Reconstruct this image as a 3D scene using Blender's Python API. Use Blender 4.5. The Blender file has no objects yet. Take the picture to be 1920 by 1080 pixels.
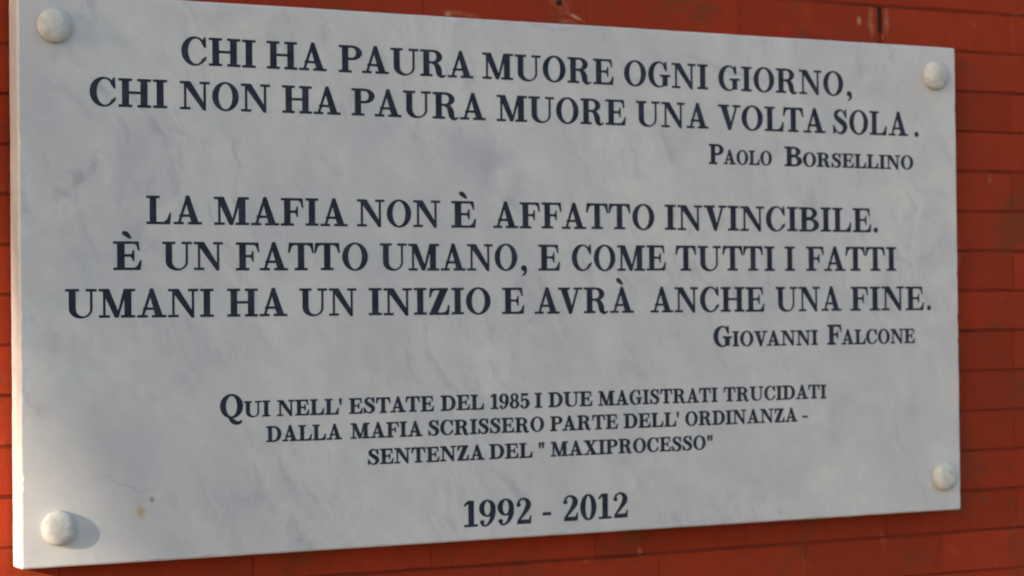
import bpy, bmesh, math, random
from mathutils import Vector, Matrix
random.seed(7)
D = bpy.data
col = bpy.context.scene.collection
sc = bpy.context.scene

# ---------------------------------------------------------------- camera
PZ = 1.95                       # height of the middle of the plaque above the ground
cam_d = D.cameras.new("camera")
cam = D.objects.new("camera", cam_d); col.objects.link(cam)
right = Vector((0.8756933, -0.4827520, -0.0105709)).normalized()
down = Vector((-0.0028031, 0.0168092, -0.9998548)).normalized()
fwd = Vector((0.4828596, 0.8755958, 0.0133665)).normalized()
up = -down
m = Matrix.Identity(4)
for i in range(3):
    m[i][0] = right[i]; m[i][1] = up[i]; m[i][2] = -fwd[i]
m.translation = (-1.60233, -2.85967, PZ - 0.05597)
cam.matrix_world = m
cam_d.sensor_width = 36.0
cam_d.lens = 36.0 * 4235.4 / 1920.0
cam_d.clip_end = 500
cam_d.clip_start = 0.05
cam_d.dof.use_dof = True
cam_d.dof.focus_distance = 2.30
cam_d.dof.aperture_fstop = 12.5
sc.camera = cam

# ---------------------------------------------------------------- sky, sun, exposure
TO_SUN = Vector((-0.909, -0.326, 0.261)).normalized()
w = D.worlds.new("World"); sc.world = w; w.use_nodes = True
nt = w.node_tree; bg = nt.nodes["Background"]
sky = nt.nodes.new("ShaderNodeTexSky"); sky.sky_type = 'NISHITA'; sky.sun_disc = False
sky.sun_elevation = math.asin(TO_SUN.z)
sky.sun_rotation = math.atan2(TO_SUN.x, TO_SUN.y)
sky.air_density = 1.0; sky.dust_density = 1.2; sky.ozone_density = 1.0
nt.links.new(sky.outputs[0], bg.inputs[0]); bg.inputs[1].default_value = 0.15
sun_d = D.lights.new("sun", 'SUN'); sun_d.energy = 4.2; sun_d.angle = math.radians(0.8)
sun_d.color = (1.0, 0.86, 0.68)
sun = D.objects.new("sun", sun_d); col.objects.link(sun)
sun.rotation_euler = (-TO_SUN).to_track_quat('-Z', 'Y').to_euler()
sun.location = TO_SUN * 30
sc.view_settings.view_transform = 'Standard'; sc.view_settings.look = 'None'
sc.view_settings.exposure = 0.98; sc.view_settings.gamma = 1.0

# ---------------------------------------------------------------- helpers
def link_mesh(name, me, mat=None, parent=None):
    o = D.objects.new(name, me); col.objects.link(o)
    if mat and not me.materials: me.materials.append(mat)
    if parent: o.parent = parent
    return o
def mesh_from_bm(name, bm, smooth=False):
    me = D.meshes.new(name); bmesh.ops.recalc_face_normals(bm, faces=bm.faces[:])
    bm.to_mesh(me); bm.free()
    if smooth:
        for p in me.polygons: p.use_smooth = True
    return me
def box_bm(bm, x0, x1, y0, y1, z0, z1):
    v = [bm.verts.new(c) for c in ((x0,y0,z0),(x1,y0,z0),(x1,y1,z0),(x0,y1,z0),(x0,y0,z1),(x1,y0,z1),(x1,y1,z1),(x0,y1,z1))]
    for f in ((0,1,2,3),(4,7,6,5),(0,4,5,1),(1,5,6,2),(2,6,7,3),(3,7,4,0)):
        bm.faces.new([v[i] for i in f])
    return v
def tag(o, label=None, cat=None, kind=None, group=None):
    if label: o['label'] = label
    if cat: o['category'] = cat
    if kind: o['kind'] = kind
    if group: o['group'] = group
    return o

class NT:
    """small helper for node materials"""
    def __init__(s, name):
        s.mat = D.materials.new(name); s.mat.use_nodes = True
        s.t = s.mat.node_tree; s.b = s.t.nodes["Principled BSDF"]
    def n(s, typ, **kw):
        nd = s.t.nodes.new(typ)
        for k, v in kw.items(): setattr(nd, k, v)
        return nd
    def l(s, a, b): s.t.links.new(a, b)
    def noise(s, vec, scale, detail=4, rough=0.55, dist=0.0):
        nd = s.n("ShaderNodeTexNoise"); nd.inputs["Scale"].default_value = scale
        nd.inputs["Detail"].default_value = detail; nd.inputs["Roughness"].default_value = rough
        nd.inputs["Distortion"].default_value = dist
        if vec: s.l(vec, nd.inputs["Vector"])
        return nd
    def rng(s, val, a, b, c=0.0, d=1.0, smooth=True):
        nd = s.n("ShaderNodeMapRange", interpolation_type='SMOOTHSTEP' if smooth else 'LINEAR')
        s.l(val, nd.inputs[0])
        for i, q in enumerate((a, b, c, d)): nd.inputs[i+1].default_value = q
        return nd.outputs[0]
    def math(s, op, a, b=None, clamp=False):
        nd = s.n("ShaderNodeMath", operation=op, use_clamp=clamp)
        for i, q in enumerate((a, b)):
            if q is None: continue
            if isinstance(q, (int, float)): nd.inputs[i].default_value = q
            else: s.l(q, nd.inputs[i])
        return nd.outputs[0]
    def mix(s, fac, a, b):
        nd = s.n("ShaderNodeMix", data_type='RGBA')
        if isinstance(fac, (int, float)): nd.inputs[0].default_value = fac
        else: s.l(fac, nd.inputs[0])
        for i, q in ((6, a), (7, b)):
            if isinstance(q, tuple): nd.inputs[i].default_value = (*q, 1)
            else: s.l(q, nd.inputs[i])
        return nd.outputs[2]
    def blotch(s, vec, x, z, rx, rz, ang=0.0, soft=1.0):
        """1 inside an ellipse centred on (x, z) of an upright surface, fading to 0 at its rim"""
        mp = s.n("ShaderNodeMapping", vector_type='TEXTURE')
        s.l(vec, mp.inputs[0])
        mp.inputs["Location"].default_value = (x, 0, z)
        mp.inputs["Rotation"].default_value = (0, -math.radians(ang), 0)
        mp.inputs["Scale"].default_value = (rx, 10.0, rz)
        ln = s.n("ShaderNodeVectorMath", operation='LENGTH'); s.l(mp.outputs[0], ln.inputs[0])
        return s.rng(ln.outputs["Value"], 1.0 - soft, 1.0, 1.0, 0.0)
    def bump(s, h, strength, dist):
        b = s.n("ShaderNodeBump"); b.inputs["Strength"].default_value = strength; b.inputs["Distance"].default_value = dist
        s.l(h, b.inputs["Height"]); s.l(b.outputs[0], s.b.inputs["Normal"])

# ---------------------------------------------------------------- materials
def marble_material():
    k = NT("white_veined_marble")
    tc = k.n("ShaderNodeTexCoord").outputs["Object"]
    wn = k.noise(tc, 6.0, 4, 0.6)
    warp = k.n("ShaderNodeVectorMath", operation='MULTIPLY_ADD')
    sub = k.n("ShaderNodeVectorMath", operation='SUBTRACT'); k.l(wn.outputs["Color"], sub.inputs[0]); sub.inputs[1].default_value = (.5,.5,.5)
    k.l(sub.outputs[0], warp.inputs[0]); warp.inputs[1].default_value = (.10,.10,.10); k.l(tc, warp.inputs[2])
    wv = warp.outputs[0]
    # stretch along the vein direction, which falls steeply to the right
    mp = k.n("ShaderNodeMapping", vector_type='TEXTURE'); k.l(wv, mp.inputs[0])
    mp.inputs["Rotation"].default_value = (0, math.radians(60), 0); mp.inputs["Scale"].default_value = (1.25, 1.0, .52)
    cloud = k.rng(k.noise(mp.outputs[0], 3.2, 6, 0.62).outputs[0], .38, .68)
    fine = k.rng(k.noise(wv, 17.0, 6, 0.65).outputs[0], .35, .75)
    mott = k.rng(k.noise(wv, 30.0, 5, 0.6).outputs[0], .30, .72)
    c = k.mix(cloud, (.675,.632,.595), (.565,.528,.527))
    c = k.mix(k.math('MULTIPLY', fine, .50), c, (.47,.465,.495))
    c = k.mix(k.math('MULTIPLY', mott, .34), c, (.52,.525,.50))
    mp3 = k.n("ShaderNodeMapping", vector_type='TEXTURE'); k.l(wv, mp3.inputs[0])
    mp3.inputs["Rotation"].default_value = (0, math.radians(68), 0); mp3.inputs["Scale"].default_value = (1.3, 1.0, .48)
    brk = k.math('MULTIPLY', k.rng(k.noise(mp3.outputs[0], 21, 5, .65).outputs[0], .50, .72), k.rng(k.noise(tc, 5.0, 3).outputs[0], .40, .60))
    c = k.mix(k.math('MULTIPLY', brk, .58), c, (.42,.39,.425))
    pale = k.rng(k.noise(wv, 13, 5, .6).outputs[0], .56, .74)
    c = k.mix(k.math('MULTIPLY', pale, .35), c, (.70,.69,.66))
    # warm patches of ochre in the stone
    och = k.rng(k.noise(wv, 7.5, 3, 0.5).outputs[0], .58, .78)
    c = k.mix(k.math('MULTIPLY', och, .18), c, (.62,.55,.44))
    # thin veins: the narrow band where the noise crosses its middle value
    def vein(scale, width, offs):
        m2 = k.n("ShaderNodeMapping"); k.l(mp.outputs[0], m2.inputs[0]); m2.inputs["Location"].default_value = (offs, offs*.7, offs*.3)
        v = k.noise(m2.outputs[0], scale, 5, 0.55, .3).outputs[0]
        return k.rng(k.math('ABSOLUTE', k.math('SUBTRACT', v, .5)), 0.0, width, 1.0, 0.0)
    gate = k.rng(k.noise(tc, 4.0, 3).outputs[0], .42, .66)
    v = k.math('MULTIPLY', k.math('MAXIMUM', vein(2.2, .03, 3.1), k.math('MULTIPLY', vein(4.5, .014, 9.4), .6)), gate)
    c = k.mix(k.math('MULTIPLY', v, .17), c, (.30,.29,.34))
    # individual marks of this slab
    def mark(c, x, z, rx, rz, ang, soft, amt, colr, src=wv, breakup=None):
        b = k.blotch(src, x, z, rx, rz, ang, soft)
        if breakup:
            b = k.math('MULTIPLY', b, k.rng(k.noise(tc, breakup, 4).outputs[0], .38, .62))
        return k.mix(k.math('MULTIPLY', b, amt), c, colr)
    grey = (.33,.32,.37)
    c = mark(c, -.69, .150, .050, .018, 35, .8, .60, grey, breakup=40)
    c = mark(c, -.72, .115, .020, .012, 0, .9, .45, grey)
    c = mark(c, -.66, .240, .15, .008, -62, 1, .50, grey, breakup=30)
    c = mark(c, -.58, .175, .13, .008, -55, 1, .50, grey, breakup=30)
    c = mark(c, -.70, .235, .10, .009, -40, 1, .22, grey)
    c = mark(c, -.08, .165, .13, .05, -35, 1, .60, (.38,.36,.43), breakup=16)
    c = mark(c, -.06, .118, .07, .014, -65, .9, .50, grey, breakup=35)
    c = mark(c, .34, .315, .16, .006, -12, 1, .35, grey)
    c = mark(c, .64, -.02, .07, .035, 40, 1, .30, grey, breakup=35)
    c = mark(c, .60, .30, .09, .03, -30, 1, .22, grey, breakup=30)
    c = mark(c, .70, .06, .05, .10, 0, 1, .32, grey, breakup=24)
    c = mark(c, -.53, -.12, .16, .007, -62, 1, .30, (.44,.39,.35), breakup=25)
    c = mark(c, -.45, -.22, .11, .006, -58, 1, .35, (.46,.42,.34), breakup=30)
    c = mark(c, -.36, -.30, .10, .008, -60, 1, .30, grey, breakup=30)
    c = mark(c, -.63, -.265, .07, .004, -8, 1, .35, grey)
    c = mark(c, .16, -.135, .05, .02, -40, 1, .30, grey, breakup=35)
    c = mark(c, .34, -.33, .12, .06, 20, 1, .30, grey, breakup=22)
    c = mark(c, .52, -.22, .10, .06, 50, 1, .26, grey, breakup=26)
    c = mark(c, .15, -.30, .12, .04, -60, 1, .25, grey, breakup=24)
    c = mark(c, -.69, .05, .03, .08, 10, 1, .28, grey, breakup=28)
    c = mark(c, -.712, .297, .022, .007, 0, 1, .30, (.36,.29,.20), breakup=70)  # dirt below the upper left stud, its brownish shadow painted in
    c = mark(c, .722, .292, .020, .012, 0, 1, .22, (.42,.36,.30), breakup=70)  # same below the upper right stud: dirt plus painted shadow
    c = mark(c, -.10, .360, .70, .008, 0, 1, .30, (.40,.39,.38), breakup=14)
    # rust stain and a dark fleck near the lower left stud
    c = mark(c, -.606, -.305, .018, .034, -12, 1, .45, (.52,.40,.20), src=tc, breakup=60)
    c = mark(c, -.605, -.303,   .009, .013, 0, 1, .60, (.36,.25,.09), src=tc)
    c = mark(c, -.590, -.288, .0055, .0065, 20, 1, .75, (.16,.12,.10), src=tc)
    k.l(c, k.b.inputs["Base Color"])
    k.l(k.rng(k.noise(tc, 30, 4).outputs[0], .3, .7, .42, .60), k.b.inputs["Roughness"])
    k.b.inputs["Specular IOR Level"].default_value = .35
    k.bump(k.noise(tc, 160, 4, .6).outputs[0], .12, .001)
    return k.mat

def stud_material():
    k = NT("cream_marble_stud")
    tc = k.n("ShaderNodeTexCoord").outputs["Object"]
    oi = k.n("ShaderNodeObjectInfo").outputs["Random"]
    add = k.n("ShaderNodeVectorMath", operation='ADD'); k.l(tc, add.inputs[0])
    cmb = k.n("ShaderNodeCombineXYZ")
    for i in range(3): k.l(oi, cmb.inputs[i])
    k.l(cmb.outputs[0], add.inputs[1])
    n1 = k.rng(k.noise(add.outputs[0], 55, 5, .6, .6).outputs[0], .42, .66)
    c = k.mix(n1, (.615,.59,.535), (.48,.46,.43))
    n2 = k.noise(add.outputs[0], 30, 3, .5, 1.0).outputs[0]
    v = k.rng(k.math('ABSOLUTE', k.math('SUBTRACT', n2, .5)), 0, .018, 1, 0)
    c = k.mix(k.math('MULTIPLY', v, .35), c, (.36,.33,.33))
    k.l(c, k.b.inputs["Base Color"]); k.b.inputs["Roughness"].default_value = .75; k.b.inputs["Specular IOR Level"].default_value = .2
    k.bump(k.noise(tc, 300, 3).outputs[0], .15, .0008)
    return k.mat

def ink_material():
    k = NT("dark_blue_black_lettering")
    g = k.n("ShaderNodeNewGeometry").outputs["Position"]
    n = k.rng(k.noise(g, 60, 5, .6).outputs[0], .35, .7)
    c = k.mix(n, (.012,.015,.029), (.030,.034,.056))
    k.l(c, k.b.inputs["Base Color"]); k.b.inputs["Roughness"].default_value = .6
    k.b.inputs["Specular IOR Level"].default_value = .25
    return k.mat

def brick_material(name, a, b, dark):
    k = NT(name)
    g = k.n("ShaderNodeNewGeometry").outputs["Position"]
    oi = k.n("ShaderNodeObjectInfo").outputs["Random"]
    c = k.mix(oi, a, b)
    n = k.rng(k.noise(g, 4.0, 5, .6).outputs[0], .35, .7)
    c = k.mix(k.math('MULTIPLY', n, .45), c, dark)
    n2 = k.rng(k.noise(g, 38, 6, .65).outputs[0], .48, .75)
    c = k.mix(k.math('MULTIPLY', n2, .35), c, tuple(q*.62 for q in dark))
    n3 = k.rng(k.noise(g, 21, 5, .6).outputs[0], .60, .76)
    c = k.mix(k.math('MULTIPLY', n3, .45), c, (.36,.095,.035))
    n4 = k.rng(k.noise(g, 9.0, 5, .65, .5).outputs[0], .52, .70)
    c = k.mix(k.math('MULTIPLY', n4, .85), c, (.18,.044,.017))
    n5 = k.rng(k.noise(g, 13.0, 4, .6).outputs[0], .30, .42, 1, 0)
    c = k.mix(k.math('MULTIPLY', n5, .50), c, (.40,.038,.012))
    n6 = k.rng(k.noise(g, 140.0, 3, .6).outputs[0], .62, .74)
    c = k.mix(k.math('MULTIPLY', n6, .55), c, (.07,.016,.008))
    # scuffs where bare plaster shows through the paint
    for (x, z, rx, rz, ang, amt) in ((.087, .386, .024, .0036, -22, 1.0), (.058, .402, .030, .022, 0, .22), (.075, .378, .03, .006, -5, .35), (-.10, .380, .05, .006, -5, .25), (-.125, .379, .008, .006, 0, .8),
                                     (.607, .4085, .007, .011, 0, .75), (.632, .41, .009, .036, 0, .45), (.6507, .385, .006, .006, 0, .9),
                                     (.662, .412, .007, .030, 0, .40), (.9315, .4365, .018, .004, 0, .7), (.50, .36, .25, .012, -3, .12), (.8699, .165, .006, .012, 0, .4),
                                     (.795, .20, .014, .03, 0, .20), (.80, .05, .012, .05, 0, .15), (.1876, -.4061, .006, .014, 20, .3), (.64, -.412, .006, .018, 15, .4), (.0951, -.4123, .01, .006, 15, .3)):
        bl = k.blotch(g, x, z + PZ, rx, rz, ang, 1.0)
        bl = k.math('MULTIPLY', bl, k.rng(k.noise(g, 65, 4).outputs[0], .30, .62))
        c = k.mix(k.math('MULTIPLY', bl, amt), c, (.52,.33,.20))
    k.l(c, k.b.inputs["Base Color"])
    k.b.inputs["Roughness"].default_value = .8; k.b.inputs["Specular IOR Level"].default_value = .12
    h = k.math('ADD', k.noise(g, 70, 6, .6).outputs[0], k.math('MULTIPLY', k.noise(g, 12, 3).outputs[0], 2.0))
    k.bump(h, .5, .0016)
    return k.mat

def plain_noise_material(name, a, b, scale, rough=.85, bump=.3, bd=.002):
    k = NT(name)
    g = k.n("ShaderNodeNewGeometry").outputs["Position"]
    n = k.noise(g, scale, 6, .6).outputs[0]
    k.l(k.mix(k.rng(n, .3, .7), a, b), k.b.inputs["Base Color"]); k.b.inputs["Roughness"].default_value = rough
    k.bump(n, bump, bd)
    k.b.inputs["Specular IOR Level"].default_value = .15
    return k.mat

MARBLE = marble_material(); STUD = stud_material(); INK = ink_material()
BRICK = brick_material("red_painted_brick", (.37,.038,.012), (.29,.031,.010), (.20,.034,.012))
MORTAR = plain_noise_material("red_painted_mortar", (.225,.029,.010), (.12,.017,.007), 14)
GAP_SHADE = plain_noise_material("dark_gap_shade", (.02,.012,.010), (.035,.02,.012), 80)  # dark colour that stands for the shade inside joint and hole
PAVE = plain_noise_material("grey_paving", (.17,.14,.11), (.12,.10,.08), 3)
CANVAS = plain_noise_material("blocker_canvas", (.50,.46,.38), (.44,.40,.33), 5, .9)
STEEL = plain_noise_material("blocker_steel", (.20,.21,.22), (.15,.16,.17), 9, .5)

# ---------------------------------------------------------------- setting: ground
bm = bmesh.new()
vs = [bm.verts.new(c) for c in ((-120,-120,0),(120,-120,0),(120,120,0),(-120,120,0))]; bm.faces.new(vs)
tag(link_mesh("ground", mesh_from_bm("ground", bm), PAVE), "grey paved ground in front of the red brick wall", None, 'structure')

# ---------------------------------------------------------------- brick wall
wall = D.objects.new("brick_wall", None); col.objects.link(wall)
tag(wall, "red painted brick wall behind the marble plaque", "wall")
COURSE, MOD = .065, .270
WX0, WX1, WZ1 = -2.43, 2.7, 3.35
bm = bmesh.new(); box_bm(bm, WX0, WX1, .0014, .25, 0, WZ1)
link_mesh("mortar", mesh_from_bm("mortar", bm), MORTAR, wall)
def brick_bm(bm, x0, x1, z0, z1, rnd):
    """one brick with worn, uneven edges; its face lies near y=0"""
    j = lambda a: rnd.uniform(-a, a)
    c = .0020; f = -.0004 + j(.0004)
    back = [(x0,.012,z0),(x1,.012,z0),(x1,.012,z1),(x0,.012,z1)]
    n = 5
    def loop(ins, y, wob):
        pts = []; e = ins*.12
        xs = [x0+e+(x1-x0-2*e)*i/(n-1) for i in range(n)]
        pts += [(x, y+j(.0003), z0+ins+j(wob)) for x in xs]
        pts += [(x1-e+j(wob)*.15, y+j(.0003), (z0+z1)/2)]
        pts += [(x, y+j(.0003), z1-ins+j(wob)) for x in reversed(xs)]
        pts += [(x0+e+j(wob)*.15, y+j(.0003), (z0+z1)/2)]
        return [bm.verts.new(p) for p in pts]
    A = loop(0, .010, .0004); B = loop(.0004, .0016+f, .0006); Cc = loop(c, f, .0005)
    for P, Q in ((A, B), (B, Cc)):
        for i in range(len(P)):
            q = (i+1) % len(P); bm.faces.new((P[i], P[q], Q[q], Q[i]))
    bm.faces.new(Cc)
rnd = random.Random(3)
variants = []
for i in range(10):
    bm = bmesh.new(); L = MOD - .0006
    brick_bm(bm, -L/2, L/2, -(COURSE-.0028)/2 , (COURSE-.0028)/2, rnd)
    me = mesh_from_bm("brick", bm); me.materials.append(BRICK); variants.append(me)
rest = bmesh.new(); n_part = 0
JZ = PZ + .370                  # a bed joint read off the photograph
row = -int((WZ1 - JZ)/COURSE) - 1
cands = []
while True:
    ztop = JZ - row*COURSE; zbot = ztop - COURSE
    if zbot < 0: break
    if ztop <= WZ1 + .001:
        start = .9165 if row % 2 else .761
        start += rnd.uniform(-.004, .004)
        if row == -1: start = .9145
        kx = -14
        while True:
            x0 = start + kx*MOD; x1 = x0 + MOD; kx += 1
            if x1 > WX1 - .02: break
            if x0 < WX0 + .02: continue
            cands.append((row, x0, x1, zbot, ztop))
    row += 1
PW, PH, PT = 1.530, .7381, .044
def near(c):
    r, x0, x1, z0, z1 = c
    return x1 > -1.25 and x0 < 1.35 and z1 > PZ - .85 and z0 < PZ + .85
for c in cands:
    r, x0, x1, z0, z1 = c
    if x0 > -PW/2 + .03 and x1 < PW/2 - .03 and z0 > PZ - PH/2 + .03 and z1 < PZ + PH/2 - .03: continue   # wholly behind the plaque
    if near(c) and n_part < 292:
        o = link_mesh("brick", rnd.choice(variants), None, wall)
        sx = 1.0
        if r == -1 and abs(x1 - .9145) < .03:    # the brick right of the open joint starts later
            sx = (MOD - .0095)/(MOD - .0006)
        o.location = ((x0+x1)/2 + (.0042 if sx < 1 else 0), rnd.uniform(-.0004, .0004), (z0+z1)/2 + rnd.uniform(-.0006, .0006))
        o.rotation_euler = (rnd.uniform(-.004,.004), rnd.uniform(-.0025,.0025), 0)
        o.scale = (sx, 1, 1 + rnd.uniform(-.012, .012))
        n_part += 1
    else:
        brick_bm(rest, x0+.0006, x1-.0006, z0+.0021, z1-.0021, rnd)
o = link_mesh("brick_field", mesh_from_bm("brick_field", rest), BRICK, wall); o['kind'] = 'stuff'
# dark fills as shade in open head joint and drilled hole above the plaque
bm = bmesh.new(); box_bm(bm, .6400, .6580, .0010, .006, PZ+.393, PZ+.4335)
link_mesh("open_joint_shade", mesh_from_bm("open_joint_shade", bm), GAP_SHADE, wall)
bm = bmesh.new()
bmesh.ops.create_circle(bm, cap_ends=True, segments=14, radius=.0042, matrix=Matrix.Translation((.0574, -.0035, PZ+.4055)) @ Matrix.Rotation(math.radians(90), 4, 'X'))
r_ = bmesh.ops.extrude_face_region(bm, geom=bm.faces[:]); bmesh.ops.translate(bm, vec=(0,.006,0), verts=[g for g in r_['geom'] if isinstance(g, bmesh.types.BMVert)])
link_mesh("dark_hole_disc", mesh_from_bm("dark_hole_disc", bm), GAP_SHADE, wall)

# ---------------------------------------------------------------- plaque
plaque = D.objects.new("marble_plaque", None); col.objects.link(plaque)
plaque.location = (0, 0, PZ)
tag(plaque, "white veined marble plaque with dark Italian inscription, fixed to red brick wall by four studs", "plaque")
def slab_bm():
    """slab with slightly wavering, nicked arrises; corners eased"""
    rs = random.Random(11); bm = bmesh.new(); n = 110; r = .004
    def rect(ins):
        hx, hz = PW/2-ins, PH/2-ins; rr = max(r-ins, .0012); pts = []
        for cx, cz, a0 in ((hx-rr, -hz+rr, -90), (hx-rr, hz-rr, 0), (-hx+rr, hz-rr, 90), (-hx+rr, -hz+rr, 180)):
            arc = [(cx+rr*math.cos(math.radians(a0+t)), cz+rr*math.sin(math.radians(a0+t))) for t in (0, 30, 60, 90)]
            if pts:
                p, q = pts[-1], arc[0]; pts += [(p[0]+(q[0]-p[0])*i/n, p[1]+(q[1]-p[1])*i/n) for i in range(1, n)]
            pts += arc
        p, q = pts[-1], pts[0]; pts += [(p[0]+(q[0]-p[0])*i/n, p[1]+(q[1]-p[1])*i/n) for i in range(1, n)]
        return pts
    m_ = len(rect(0)); wob = []; v = 0
    for i in range(m_):
        v = v*.8 + rs.uniform(-.00022, .00022); wob.append(v)
    nick = [0]*m_
    for _ in range(26):
        i = rs.randrange(m_); nick[i] += rs.uniform(.0003, .0012)
    loops = []
    for ins, y, kn in ((.0, -.009, 0), (.0, -PT+.0030, .2), (.0011, -PT+.0009, 1.0), (.0030, -PT, 1.6)):
        pts = rect(ins); cur = []
        for i, (x, z) in enumerate(pts):
            dd = abs(wob[i]) + nick[i]*kn
            sx = -dd if x > PW/2-.02 else dd if x < -PW/2+.02 else 0
            sz = -dd if z > PH/2-.02 else dd if z < -PH/2+.02 else 0
            cur.append(bm.verts.new((x+sx, y + (nick[i]*.5 if kn == 1.0 else 0), z+sz)))
        loops.append(cur)
    for P, Q in zip(loops, loops[1:]):
        for i in range(m_):
            j = (i+1) % m_; bm.faces.new((P[i], P[j], Q[j], Q[i]))
    bm.faces.new(loops[-1]); bm.faces.new(loops[0][::-1])
    return bm
bm = slab_bm()
me = mesh_from_bm("slab", bm); link_mesh("slab", me, MARBLE, plaque)
bm = bmesh.new(); box_bm(bm, -PW/2+.022, PW/2-.022, -.0105, .008, -PH/2+.022, PH/2-.022)
link_mesh("mortar_bed", mesh_from_bm("mortar_bed", bm), MORTAR, plaque)

# studs: turned marble domes
def stud_mesh():
    R, Hh = .0226, .0165
    prof = [(R*.93, 0), (R*.985, .0012), (R, .0035), (R*.995,   .0060)]
    for i in range(1, 10):
        a = i/9*math.pi/2
        prof.append((R*.995*math.cos(a)**.74 if i < 9 else 0,   .0060 + (Hh-  .0060)*math.sin(a)))
    bm = bmesh.new(); N = 40; rings = []
    for r, h in prof[:-1]:
        rings.append([bm.verts.new((r*math.cos(2*math.pi*i/N), -h, r*math.sin(2*math.pi*i/N))) for i in range(N)])
    for a, b in zip(rings, rings[1:]):
        for i in range(N):
            j = (i+1) % N; bm.faces.new((a[i], a[j], b[j], b[i]))
    top = bm.verts.new((0, -Hh, 0))
    for i in range(N): bm.faces.new((rings[-1][i], rings[-1][(i+1)%N], top))
    bm.faces.new(list(reversed(rings[0])))
    me = mesh_from_bm("stud", bm, True); me.materials.append(STUD); return me
sm = stud_mesh()
for i, (x, z) in enumerate(((-.7168, .3254), (.7205, .3222), (.7285, -.3140), (-.7164, -.3180))):
    o = link_mesh("stud", sm, None, plaque); o.location = (x, -PT+.0002, z)
    o.rotation_euler = (rnd.uniform(-.02,.02), rnd.uniform(0,6.28), rnd.uniform(-.02,.02))

# ---------------------------------------------------------------- lettering: bold high-contrast roman capitals
s_, h_ = .20, .072
def ell(cx, cy, rx, ry, a0, a1, n):
    return [(cx+rx*math.cos(math.radians(a0+(a1-a0)*i/n)), cy+ry*math.sin(math.radians(a0+(a1-a0)*i/n))) for i in range(n+1)]
def R_(x0, y0, x1, y1): return [('p', [(x0,y0),(x1,y0),(x1,y1),(x0,y1)])]
def P_(*pts): return [('p', list(pts))]
def ring(cx, cy, rx, ry, ix, iy, irx, iry, a0=0, a1=360, n=32):
    return [('s', ell(cx,cy,rx,ry,a0,a1,n), ell(ix,iy,irx,iry,a0,a1,n))]
def disc(cx, cy, r): return [('p', ell(cx,cy,r,r,0,360-20,17))]
def stroke(pts, ws, sub=6):
    P = [pts[0]] + list(pts) + [pts[-1]]; W = [ws[0]] + list(ws) + [ws[-1]]
    out = []
    for i in range(1, len(P)-2):
        for q in range(sub + (1 if i == len(P)-3 else 0)):
            t = q/sub
            f = lambda a,b,c,d: .5*((2*b)+(-a+c)*t+(2*a-5*b+4*c-d)*t*t+(-a+3*b-3*c+d)*t**3)
            out.append((f(P[i-1][0],P[i][0],P[i+1][0],P[i+2][0]), f(P[i-1][1],P[i][1],P[i+1][1],P[i+2][1]), f(W[i-1],W[i],W[i+1],W[i+2])))
    L, Rr = [], []
    for i, (x, y, wd) in enumerate(out):
        a = out[max(0,i-1)]; b = out[min(len(out)-1,i+1)]
        dx, dy = b[0]-a[0], b[1]-a[1]; l = math.hypot(dx, dy) or 1
        L.append((x-dy/l*wd/2, y+dx/l*wd/2)); Rr.append((x+dy/l*wd/2, y-dx/l*wd/2))
    return [('s', L, Rr)]
def stem(x0, x1, foot=True, top=True, l=.115, r=.115, y0=0, y1=1):
    g = R_(x0, y0, x1, y1); b = .045
    if foot: g += R_(x0-l, 0, x1+r, h_) + (P_((x0-b,h_*.6),(x0+.01,h_*.6),(x0+.01,h_+b)) if l>.02 else []) + (P_((x1-.01,h_*.6),(x1+b,h_*.6),(x1-.01,h_+b)) if r>.02 else [])
    if top: g += R_(x0-l, 1-h_, x1+r, 1) + (P_((x0-b,1-h_*.6),(x0+.01,1-h_-b),(x0+.01,1-h_*.6)) if l>.02 else []) + (P_((x1-.01,1-h_*.6),(x1-.01,1-h_-b),(x1+b,1-h_*.6)) if r>.02 else [])
    return g
G = {}
G['I'] = (.43, stem(.115, .315))
G['H'] = (1.0, stem(.11, .31, r=.10) + stem(.69, .89, l=.10) + R_(.3, .475, .7, .475+h_))
A_ = P_((.13,.02),(.20,.02),(.47,.90),(.42,1.02)) + P_((.385,.90),(.42,1.02),(.51,1.02),(.83,.02),(.60,.02)) + R_(.19,.27,.67,.27+h_) + R_(0,0,.32,h_) + R_(.48,0,.93,h_)
G['A'] = (.93, A_)
grave = stroke([(.26,1.345),(.36,1.27),(.50,1.11)], [.07,.15,.045])
G['À'] = (.93, A_ + grave)
G['V'] = (.92, P_((.09,.98),(.33,.98),(.545,.16),(.505,-.02),(.42,-.02)) + P_((.72,.98),(.79,.98),(.51,-.02),(.45,-.02)) + R_(0,1-h_,.44,1) + R_(.60,1-h_,.92,1))
G['M'] = (1.15, R_(.135,0,.195,1) + R_(.82,0,1.03,1) + P_((.08,1),(.31,1),(.63,.14),(.585,0),(.51,0)) + P_((.56,.0),(.61,.0),(.86,.86),(.86,1),(.80,1)) + R_(0,0,.33,h_) + R_(0,1-h_,.2,1) + R_(.71,0,1.15,h_) + R_(.9,1-h_,1.15,1))
G['N'] = (.98, R_(.135,0,.195,1) + R_(.785,-.015,.845,1) + P_((.07,1),(.33,1),(.845,.12),(.845,-.02),(.77,-.02)) + R_(0,0,.33,h_) + R_(0,1-h_,.2,1) + R_(.66,1-h_,.98,1))
G['U'] = (.98, R_(.11,.3,.31,1) + R_(.785,.3,.845,1) + ring(.4775,.31,.3675,.33,.5475,.31,.2375,.265,180,360) + R_(0,1-h_,.42,1) + R_(.65,1-h_,.98,1))
G['O'] = (.90, ring(.45,.5,.44,.522,.45,.5,.245,.468))
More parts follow.
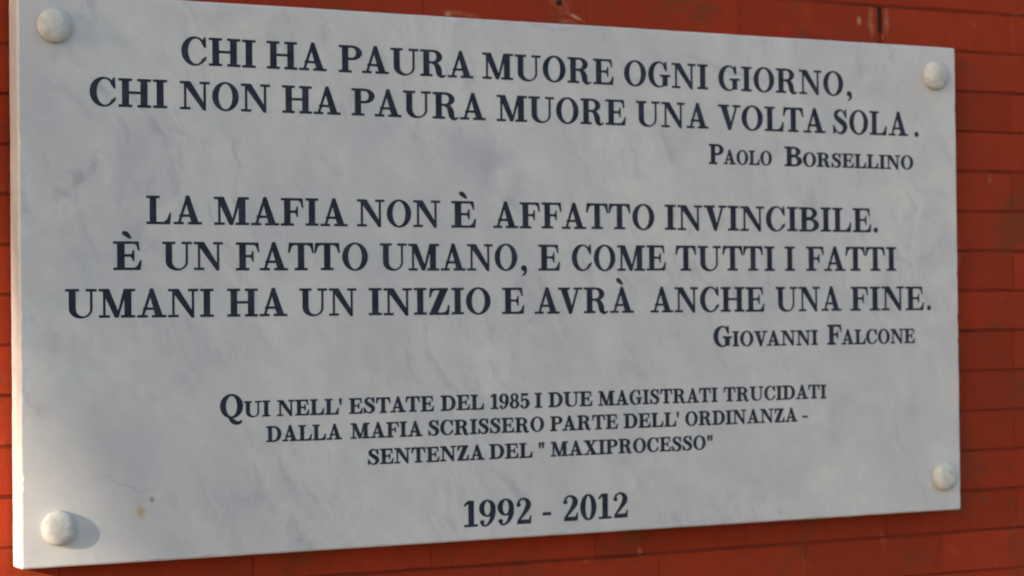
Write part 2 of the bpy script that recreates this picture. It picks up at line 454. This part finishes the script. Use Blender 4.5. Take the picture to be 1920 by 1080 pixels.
G['Q'] = (.90, ring(.45,.5,.44,.522,.45,.5,.245,.468) + stroke([(.36,.03),(.44,-.10),(.58,-.22),(.74,-.24),(.86,-.14)], [.06,.13,.15,.10,.03]))
Cb = ring(.43,.5,.42,.522,.475,.5,.265,.465,42,322)
G['C'] = (.82, Cb + P_((.735,1.01),(.78,1.01),(.795,.64),(.76,.64),(.66,.80),(.70,.86)) + P_((.66,.20),(.77,.17),(.815,.30),(.785,.31)))
G['G'] = (.90, ring(.43,.5,.42,.522,.475,.5,.265,.465,42,305) + P_((.70,1.01),(.745,1.01),(.765,.65),(.73,.65),(.64,.80),(.67,.86)) + R_(.60,.05,.79,.44) + R_(.49,.42,.90,.42+h_))
G['D'] = (.90, stem(.11,.31,r=.0) + R_(.3,0,.46,h_) + R_(.3,1-h_,.46,1) + ring(.45,.5,.44,.5,.45,.5,.235,.5-h_,-90,90))
def bowl(cx, cy, rx, ry, th, x0=.3):
    return R_(x0,cy+ry-h_,cx+.005,cy+ry) + R_(x0,cy-ry,cx+.005,cy-ry+h_) + ring(cx,cy,rx,ry,cx,cy,rx-th,ry-h_,-90,90,20)
G['P'] = (.80, stem(.11,.31,top=False) + R_(0,1-h_,.32,1) + bowl(.45,.735,.34,.265,.19))
G['R'] = (.93, stem(.11,.31,top=False) + R_(0,1-h_,.32,1) + bowl(.45,.745,.33,.255,.19) + stroke([(.42,.515),(.56,.46),(.645,.30),(.685,.10),(.78,.0),(.92,.06)], [.05,.14,.20,.18,.09,.035]))
G['B'] = (.85, stem(.11,.31,foot=False,top=False) + R_(0,1-h_,.32,1) + R_(0,0,.32,h_) + bowl(.44,.76,.32,.24,.18) + bowl(.46,.27,.38,.27,.20))
E_ = stem(.11,.31,foot=False,top=False) + R_(0,1-h_,.72,1) + R_(0,0,.76,h_) + R_(.3,.475,.53,.475+h_) + P_((.55,1-h_*.6),(.72,1),(.745,.69),(.715,.69),(.66,.88)) + P_((.57,h_*.6),(.70,.15),(.77,.33),(.80,.33),(.77,0)) + P_((.48,.50),(.545,.60),(.56,.69),(.59,.69),(.59,.32),(.56,.32),(.545,.41))
G['E'] = (.80, E_); G['È'] = (.80, E_ + grave)
G['F'] = (.76, stem(.11,.31,top=False) + R_(0,1-h_,.73,1) + R_(.3,.475,.50,.475+h_) + P_((.55,1-h_*.6),(.73,1),(.755,.66),(.725,.66),(.67,.87)) + P_((.46,.50),(.52,.60),(.535,.69),(.565,.69),(.565,.32),(.535,.32),(.52,.41)))
G['L'] = (.80, stem(.11,.31,foot=False,r=.115) + R_(0,0,.77,h_) + P_((.52,h_*.6),(.68,.16),(.765,.39),(.80,.39),(.77,0)))
G['T'] = (.86, stem(.33,.53,top=False) + R_(.03,1-h_,.83,1) + P_((.03,1),(0,.64),(.035,.64),(.11,.87),(.26,1-h_*.6)) + P_((.83,1),(.60,1-h_*.6),(.75,.87),(.825,.64),(.86,.64)))
G['S'] = (.68, stroke([(.57,.72),(.50,.90),(.35,.99),(.16,.88),(.15,.70),(.33,.545),(.50,.42),(.57,.26),(.49,.08),(.32,.01),(.15,.10),(.06,.30)], [.03,.05,.06,.14,.17,.21,.21,.19,.13,.06,.05,.03])
          + P_((.58,1.01),(.62,1.01),(.63,.66),(.595,.66),(.52,.86)) + P_((.02,-.01),(.06,-.01),(.12,.13),(.045,.35),(.01,.35)))
G['X'] = (.94, P_((.09,.99),(.34,.99),(.84,.01),(.59,.01)) + P_((.71,.99),(.78,.99),(.22,.01),(.15,.01)) + R_(0,1-h_,.42,1) + R_(.58,1-h_,.90,1) + R_(.02,0,.36,h_) + R_(.49,0,.94,h_))
G['Z'] = (.74, P_((.43,.99),(.69,.99),(.29,.01),(.03,.01)) + R_(.05,1-h_,.69,1) + R_(.03,0,.72,h_) + P_((.05,1),(.03,.66),(.065,.66),(.13,.87),(.27,1-h_*.6)) + P_((.50,h_*.6),(.65,.15),(.70,.36),(.74,.36),(.72,0)))
G['1'] = (.50, R_(.17,0,.36,1) + R_(.02,0,.50,h_) + stroke([(.01,.80),(.08,.88),(.20,.985)], [.05,.07,.09]))
G['9'] = (.63, ring(.31,.685,.30,.33,.31,.685,.125,.275) + stroke([(.515,.80),(.53,.52),(.46,.24),(.32,.05),(.17,.015),(.10,.12)], [.10,.16,.13,.07,.06,.10]) + disc(.115,.15,.075))
G['8'] = (.62, ring(.31,.76,.25,.255,.31,.76,.11,.205) + ring(.31,.27,.30,.285,.31,.27,.13,.225))
G['5'] = (.60, P_((.10,1),(.53,1),(.47,.86),(.10,.86)) + R_(.10,.46,.15,1) + stroke([(.12,.50),(.30,.61),(.47,.50),(.51,.30),(.42,.08),(.24,.01),(.10,.10)], [.04,.07,.16,.20,.13,.06,.08]) + disc(.105,.15,.075))
G['2'] = (.60, stroke([(.10,.74),(.13,.90),(.29,.985),(.45,.87),(.465,.68),(.32,.42),(.07,.08)], [.09,.06,.06,.15,.19,.12,.05]) + disc(.105,.75,.075) + P_((.04,0),(.56,0),(.58,.30),(.545,.30),(.50,.15),(.10,.14)))
G['0'] = (.64, ring(.32,.5,.30,.52,.32,.5,.12,.465))
G[','] = (.24, disc(.12,.09,.105) + stroke([(.185,.09),(.18,-.08),(.06,-.21)], [.08,.08,.025]))
G['.'] = (.22, disc(.11,.09,.105))
G['-'] = (.34, R_(0,.28,.34,.385))
G["'"] = (.16, P_((.01,1),(.15,1),(.105,.62),(.055,.62)))
G['"'] = (.36, P_((.01,1),(.15,1),(.105,.62),(.055,.62)) + P_((.21,1),(.35,1),(.305,.62),(.255,.62)))

def inflate(pts, d):
    """grow a closed outline outward by d"""
    n = len(pts)
    area = sum(a[0]*b[1]-b[0]*a[1] for a, b in zip(pts, pts[1:]+pts[:1]))
    if area < 0: pts = pts[::-1]
    out = []
    for i in range(n):
        p, q, r = pts[i-1], pts[i], pts[(i+1) % n]
        e1 = (q[0]-p[0], q[1]-p[1]); e2 = (r[0]-q[0], r[1]-q[1])
        l1 = math.hypot(*e1) or 1e-9; l2 = math.hypot(*e2) or 1e-9
        n1 = (e1[1]/l1, -e1[0]/l1); n2 = (e2[1]/l2, -e2[0]/l2)
        k = min(2.0, 1/max(.3, 1 + n1[0]*n2[0] + n1[1]*n2[1])*1.0)
        out.append((q[0]+(n1[0]+n2[0])*k*d, q[1]+(n1[1]+n2[1])*k*d))
    return out
def inflate_strip(A, B, d):
    a2, b2 = [], []
    for (ax, ay), (bx, by) in zip(A, B):
        dx, dy = ax-bx, ay-by; l = math.hypot(dx, dy) or 1e-9
        a2.append((ax+dx/l*d, ay+dy/l*d)); b2.append((bx-dx/l*d, by-dy/l*d))
    return a2, b2
def prism(bm, pts, y0, y1):
    area = sum(a[0]*b[1]-b[0]*a[1] for a, b in zip(pts, pts[1:]+pts[:1]))
    if area < 0: pts = pts[::-1]
    f = [bm.verts.new((x, y0, z)) for x, z in pts]; b = [bm.verts.new((x, y1, z)) for x, z in pts]
    bm.faces.new(f)
    for i in range(len(f)):
        j = (i+1) % len(f); bm.faces.new((f[j], f[i], b[i], b[j]))
def strip(bm, A, B, y0, y1):
    fa = [bm.verts.new((x,y0,z)) for x,z in A]; fb = [bm.verts.new((x,y0,z)) for x,z in B]
    ba = [bm.verts.new((x,y1,z)) for x,z in A]; bb = [bm.verts.new((x,y1,z)) for x,z in B]
    for i in range(len(A)-1):
        bm.faces.new((fa[i],fa[i+1],fb[i+1],fb[i])); bm.faces.new((fa[i+1],fa[i],ba[i],ba[i+1])); bm.faces.new((fb[i],fb[i+1],bb[i+1],bb[i]))
    bm.faces.new((fa[0],fb[0],bb[0],ba[0])); bm.faces.new((fb[-1],fa[-1],ba[-1],bb[-1]))
glyph_mesh = {}
def get_glyph(ch, d):
    if (ch, d) not in glyph_mesh:
        bm = bmesh.new()
        for i, pc in enumerate(G[ch][1]):
            y0 = -.00022 - i*.000012           # each stroke a hair prouder than the last, never in one plane
            if pc[0] == 'p': prism(bm, inflate(pc[1], d), y0, .0006)
            else: strip(bm, *inflate_strip(pc[1], pc[2], d), y0, .0006)
        me = D.meshes.new("letter"); bm.to_mesh(me); bm.free()
        me.materials.append(INK); glyph_mesh[ch, d] = me
    return glyph_mesh[ch, d]
CAP = .0368
LINES = [   # baseline height, height of large and of small capitals, words with their left and right ends, in metres from the plaque's centre
(0.2837, CAP, CAP, [('CHI', -0.5443, -0.4391), ('HA', -0.4222, -0.3351), ('PAURA', -0.316, -0.1087), ('MUORE', -0.0934, 0.1234), ('OGNI', 0.1416, 0.2889), ('GIORNO', 0.308, 0.541), (',', 0.5471, 0.5575)]),
(0.2248, CAP, CAP, [('CHI', -0.6701, -0.5648), ('NON', -0.5463, -0.4188), ('HA', -0.4002, -0.315), ('PAURA', -0.2974, -0.0897), ('MUORE', -0.0709, 0.1436), ('UNA', 0.162, 0.289), ('VOLTA', 0.3072, 0.5053), ('SOLA', 0.5205, 0.6666), ('.', 0.6800, 0.688)]),
(0.1723, .0292, .0213, [('Paolo', 0.2901, 0.4041), ('Borsellino', 0.4289, 0.6764)]),
(0.0725, CAP, CAP, [('LA', -0.5941, -0.5178), ('MAFIA', -0.4998, -0.3062), ('NON', -0.2909, -0.1636), ('È', -0.1451, -0.1069), ('AFFATTO', -0.0787, 0.1915), ('INVINCIBILE', 0.2101, 0.5915), ('.', 0.5966, 0.6046)]),
(0.0121, CAP, CAP, [('È', -0.6396, -0.6019), ('UN', -0.5726, -0.4883), ('FATTO', -0.4693, -0.2754), ('UMANO', -0.2567, -0.0405), (',', -0.035, -0.025), ('E', -0.0056, 0.0295), ('COME', 0.0494, 0.2103), ('TUTTI', 0.2281, 0.4067), ('I', 0.4265, 0.4445), ('FATTI', 0.4666, 0.6398)]),
(-0.0497, CAP, CAP, [('UMANI', -0.7042, -0.5024), ('HA', -0.482, -0.3967), ('UN', -0.378, -0.2938), ('INIZIO', -0.2744, -0.0845), ('E', -0.0655, -0.0302), ('AVRÀ', -0.0125, 0.1537), ('ANCHE', 0.1833, 0.387), ('UNA', 0.4087, 0.5316), ('FINE', 0.5501, 0.6941), ('.', 0.7005, 0.7085)]),
(-0.1017, .0298, .0222, [('Giovanni', 0.294, 0.486), ('Falcone', 0.5053, 0.675)]),
(-0.1842, .0302, .0208, [('Qui', -0.4939, -0.4229), ("NELL'", -0.412, -0.3169), ('ESTATE', -0.3057, -0.1765), ('DEL', -0.1648, -0.0972), ('1985', -0.086, -0.0237), ('I', -0.0141, -0.003), ('DUE', 0.0087, 0.0809), ('MAGISTRATI', 0.0918, 0.2995), ('TRUCIDATI', 0.3111, 0.5009)]),
(-0.2184, .0206, .0206, [('DALLA', -0.4278, -0.3173), ('MAFIA', -0.3036, -0.1944), ('SCRISSERO', -0.1852, 0.0003), ('PARTE', 0.011, 0.124), ("DELL'", 0.135, 0.2306), ('ORDINANZA', 0.2419, 0.446), ('-', 0.456, 0.4651)]),
(-0.2549, .0206, .0206, [('SENTENZA', -0.2782, -0.0972), ('DEL', -0.0886, -0.0194), ('"', -0.0089, 0.0005), ('MAXIPROCESSO', 0.0114, 0.2774), ('"', 0.2805, 0.2900)]),
(-0.3487, .0362, .0362, [('1992', -0.1305, -0.0214), ('-', -0.003, 0.0102), ('2012', 0.0297, 0.1405)]),
]
KERN = {'LT':-.10, 'TA':-.06, 'FA':-.06, 'AV':-.12, 'VA':-.12, 'PA':-.08, 'TT':-.05, 'AT':-.06, 'AU':-.0, 'VO':-.04, 'RA':-.02, "L'":-.04, 'LA':.02, 'OV':-.03, 'VI':-.02, 'AF':.0, 'TE':-.0, 'LC':-.03}
for li, (z, hb, hs, words) in enumerate(LINES):
    for wd, x0, x1 in words:
        mixed = wd[0].isupper() and any(ch.islower() for ch in wd)
        small_only = not mixed and hs != hb
        gap = .085 if not wd[0].isdigit() else .06
        hts = [hb if (mixed and i == 0) else hs for i in range(len(wd))]
        up_ = wd.upper(); pos = []; x = 0
        for i, ch in enumerate(up_):
            if i: x += (gap + KERN.get(up_[i-1]+ch, 0))*hts[i]
            pos.append(x); x += G[ch][0]*hts[i]
        k = (x1-x0)/x
        for i, ch in enumerate(up_):
            nm = "letter" if ch.isalpha() else "digit" if ch.isdigit() else "punctuation_mark"
            o = link_mesh(nm, get_glyph(ch, .011 if hts[i] > .033 else .024), None, plaque)
            o.location = (x0 + pos[i]*k, -PT, z + rnd.uniform(-.0002,.0002)); o.scale = (hts[i]*k, 1, hts[i])

# ---------------------------------------------------------------- made-up sheet on posts, out of view, added to block sun from the plaque
DS = 7.5
def at(px, pz): return Vector((px, -PT, PZ+pz)) + TO_SUN*DS
e0, e1 = at(-.865, -.06), at(-.665, -.38)
d = (e1-e0).normalized(); n_ = Vector((-d.z, 0, d.x)).normalized()
if n_.z < 0: n_ = -n_
blocker = D.objects.new("shade_blocker", None); col.objects.link(blocker)
tag(blocker, "sand coloured sheet on two steel posts, added out of view to block the sun", "shade sail")
a, b = e0 - d*2.4, e0 + d*4.2
bm = bmesh.new(); cs = [a, b, b + n_*3.0, a + n_*3.0]
f = [bm.verts.new(c) for c in cs]; g = [bm.verts.new(c + Vector((0,-.006,0))) for c in cs]
bm.faces.new(f); bm.faces.new(g[::-1])
for i in range(4): bm.faces.new((f[i], f[(i+1)%4], g[(i+1)%4], g[i]))
link_mesh("blocker_sheet", mesh_from_bm("blocker_sheet", bm), CANVAS, blocker)
for x, top in ((a.x-.05, a.z+2.3), ((b+n_*3).x+.05, b.z+2.3)):
    bm = bmesh.new(); bmesh.ops.create_cone(bm, cap_ends=True, segments=20, radius1=.05, radius2=.04, depth=top, matrix=Matrix.Translation((x, a.y, top/2)))
    link_mesh("blocker_post", mesh_from_bm("blocker_post", bm, False), STEEL, blocker)
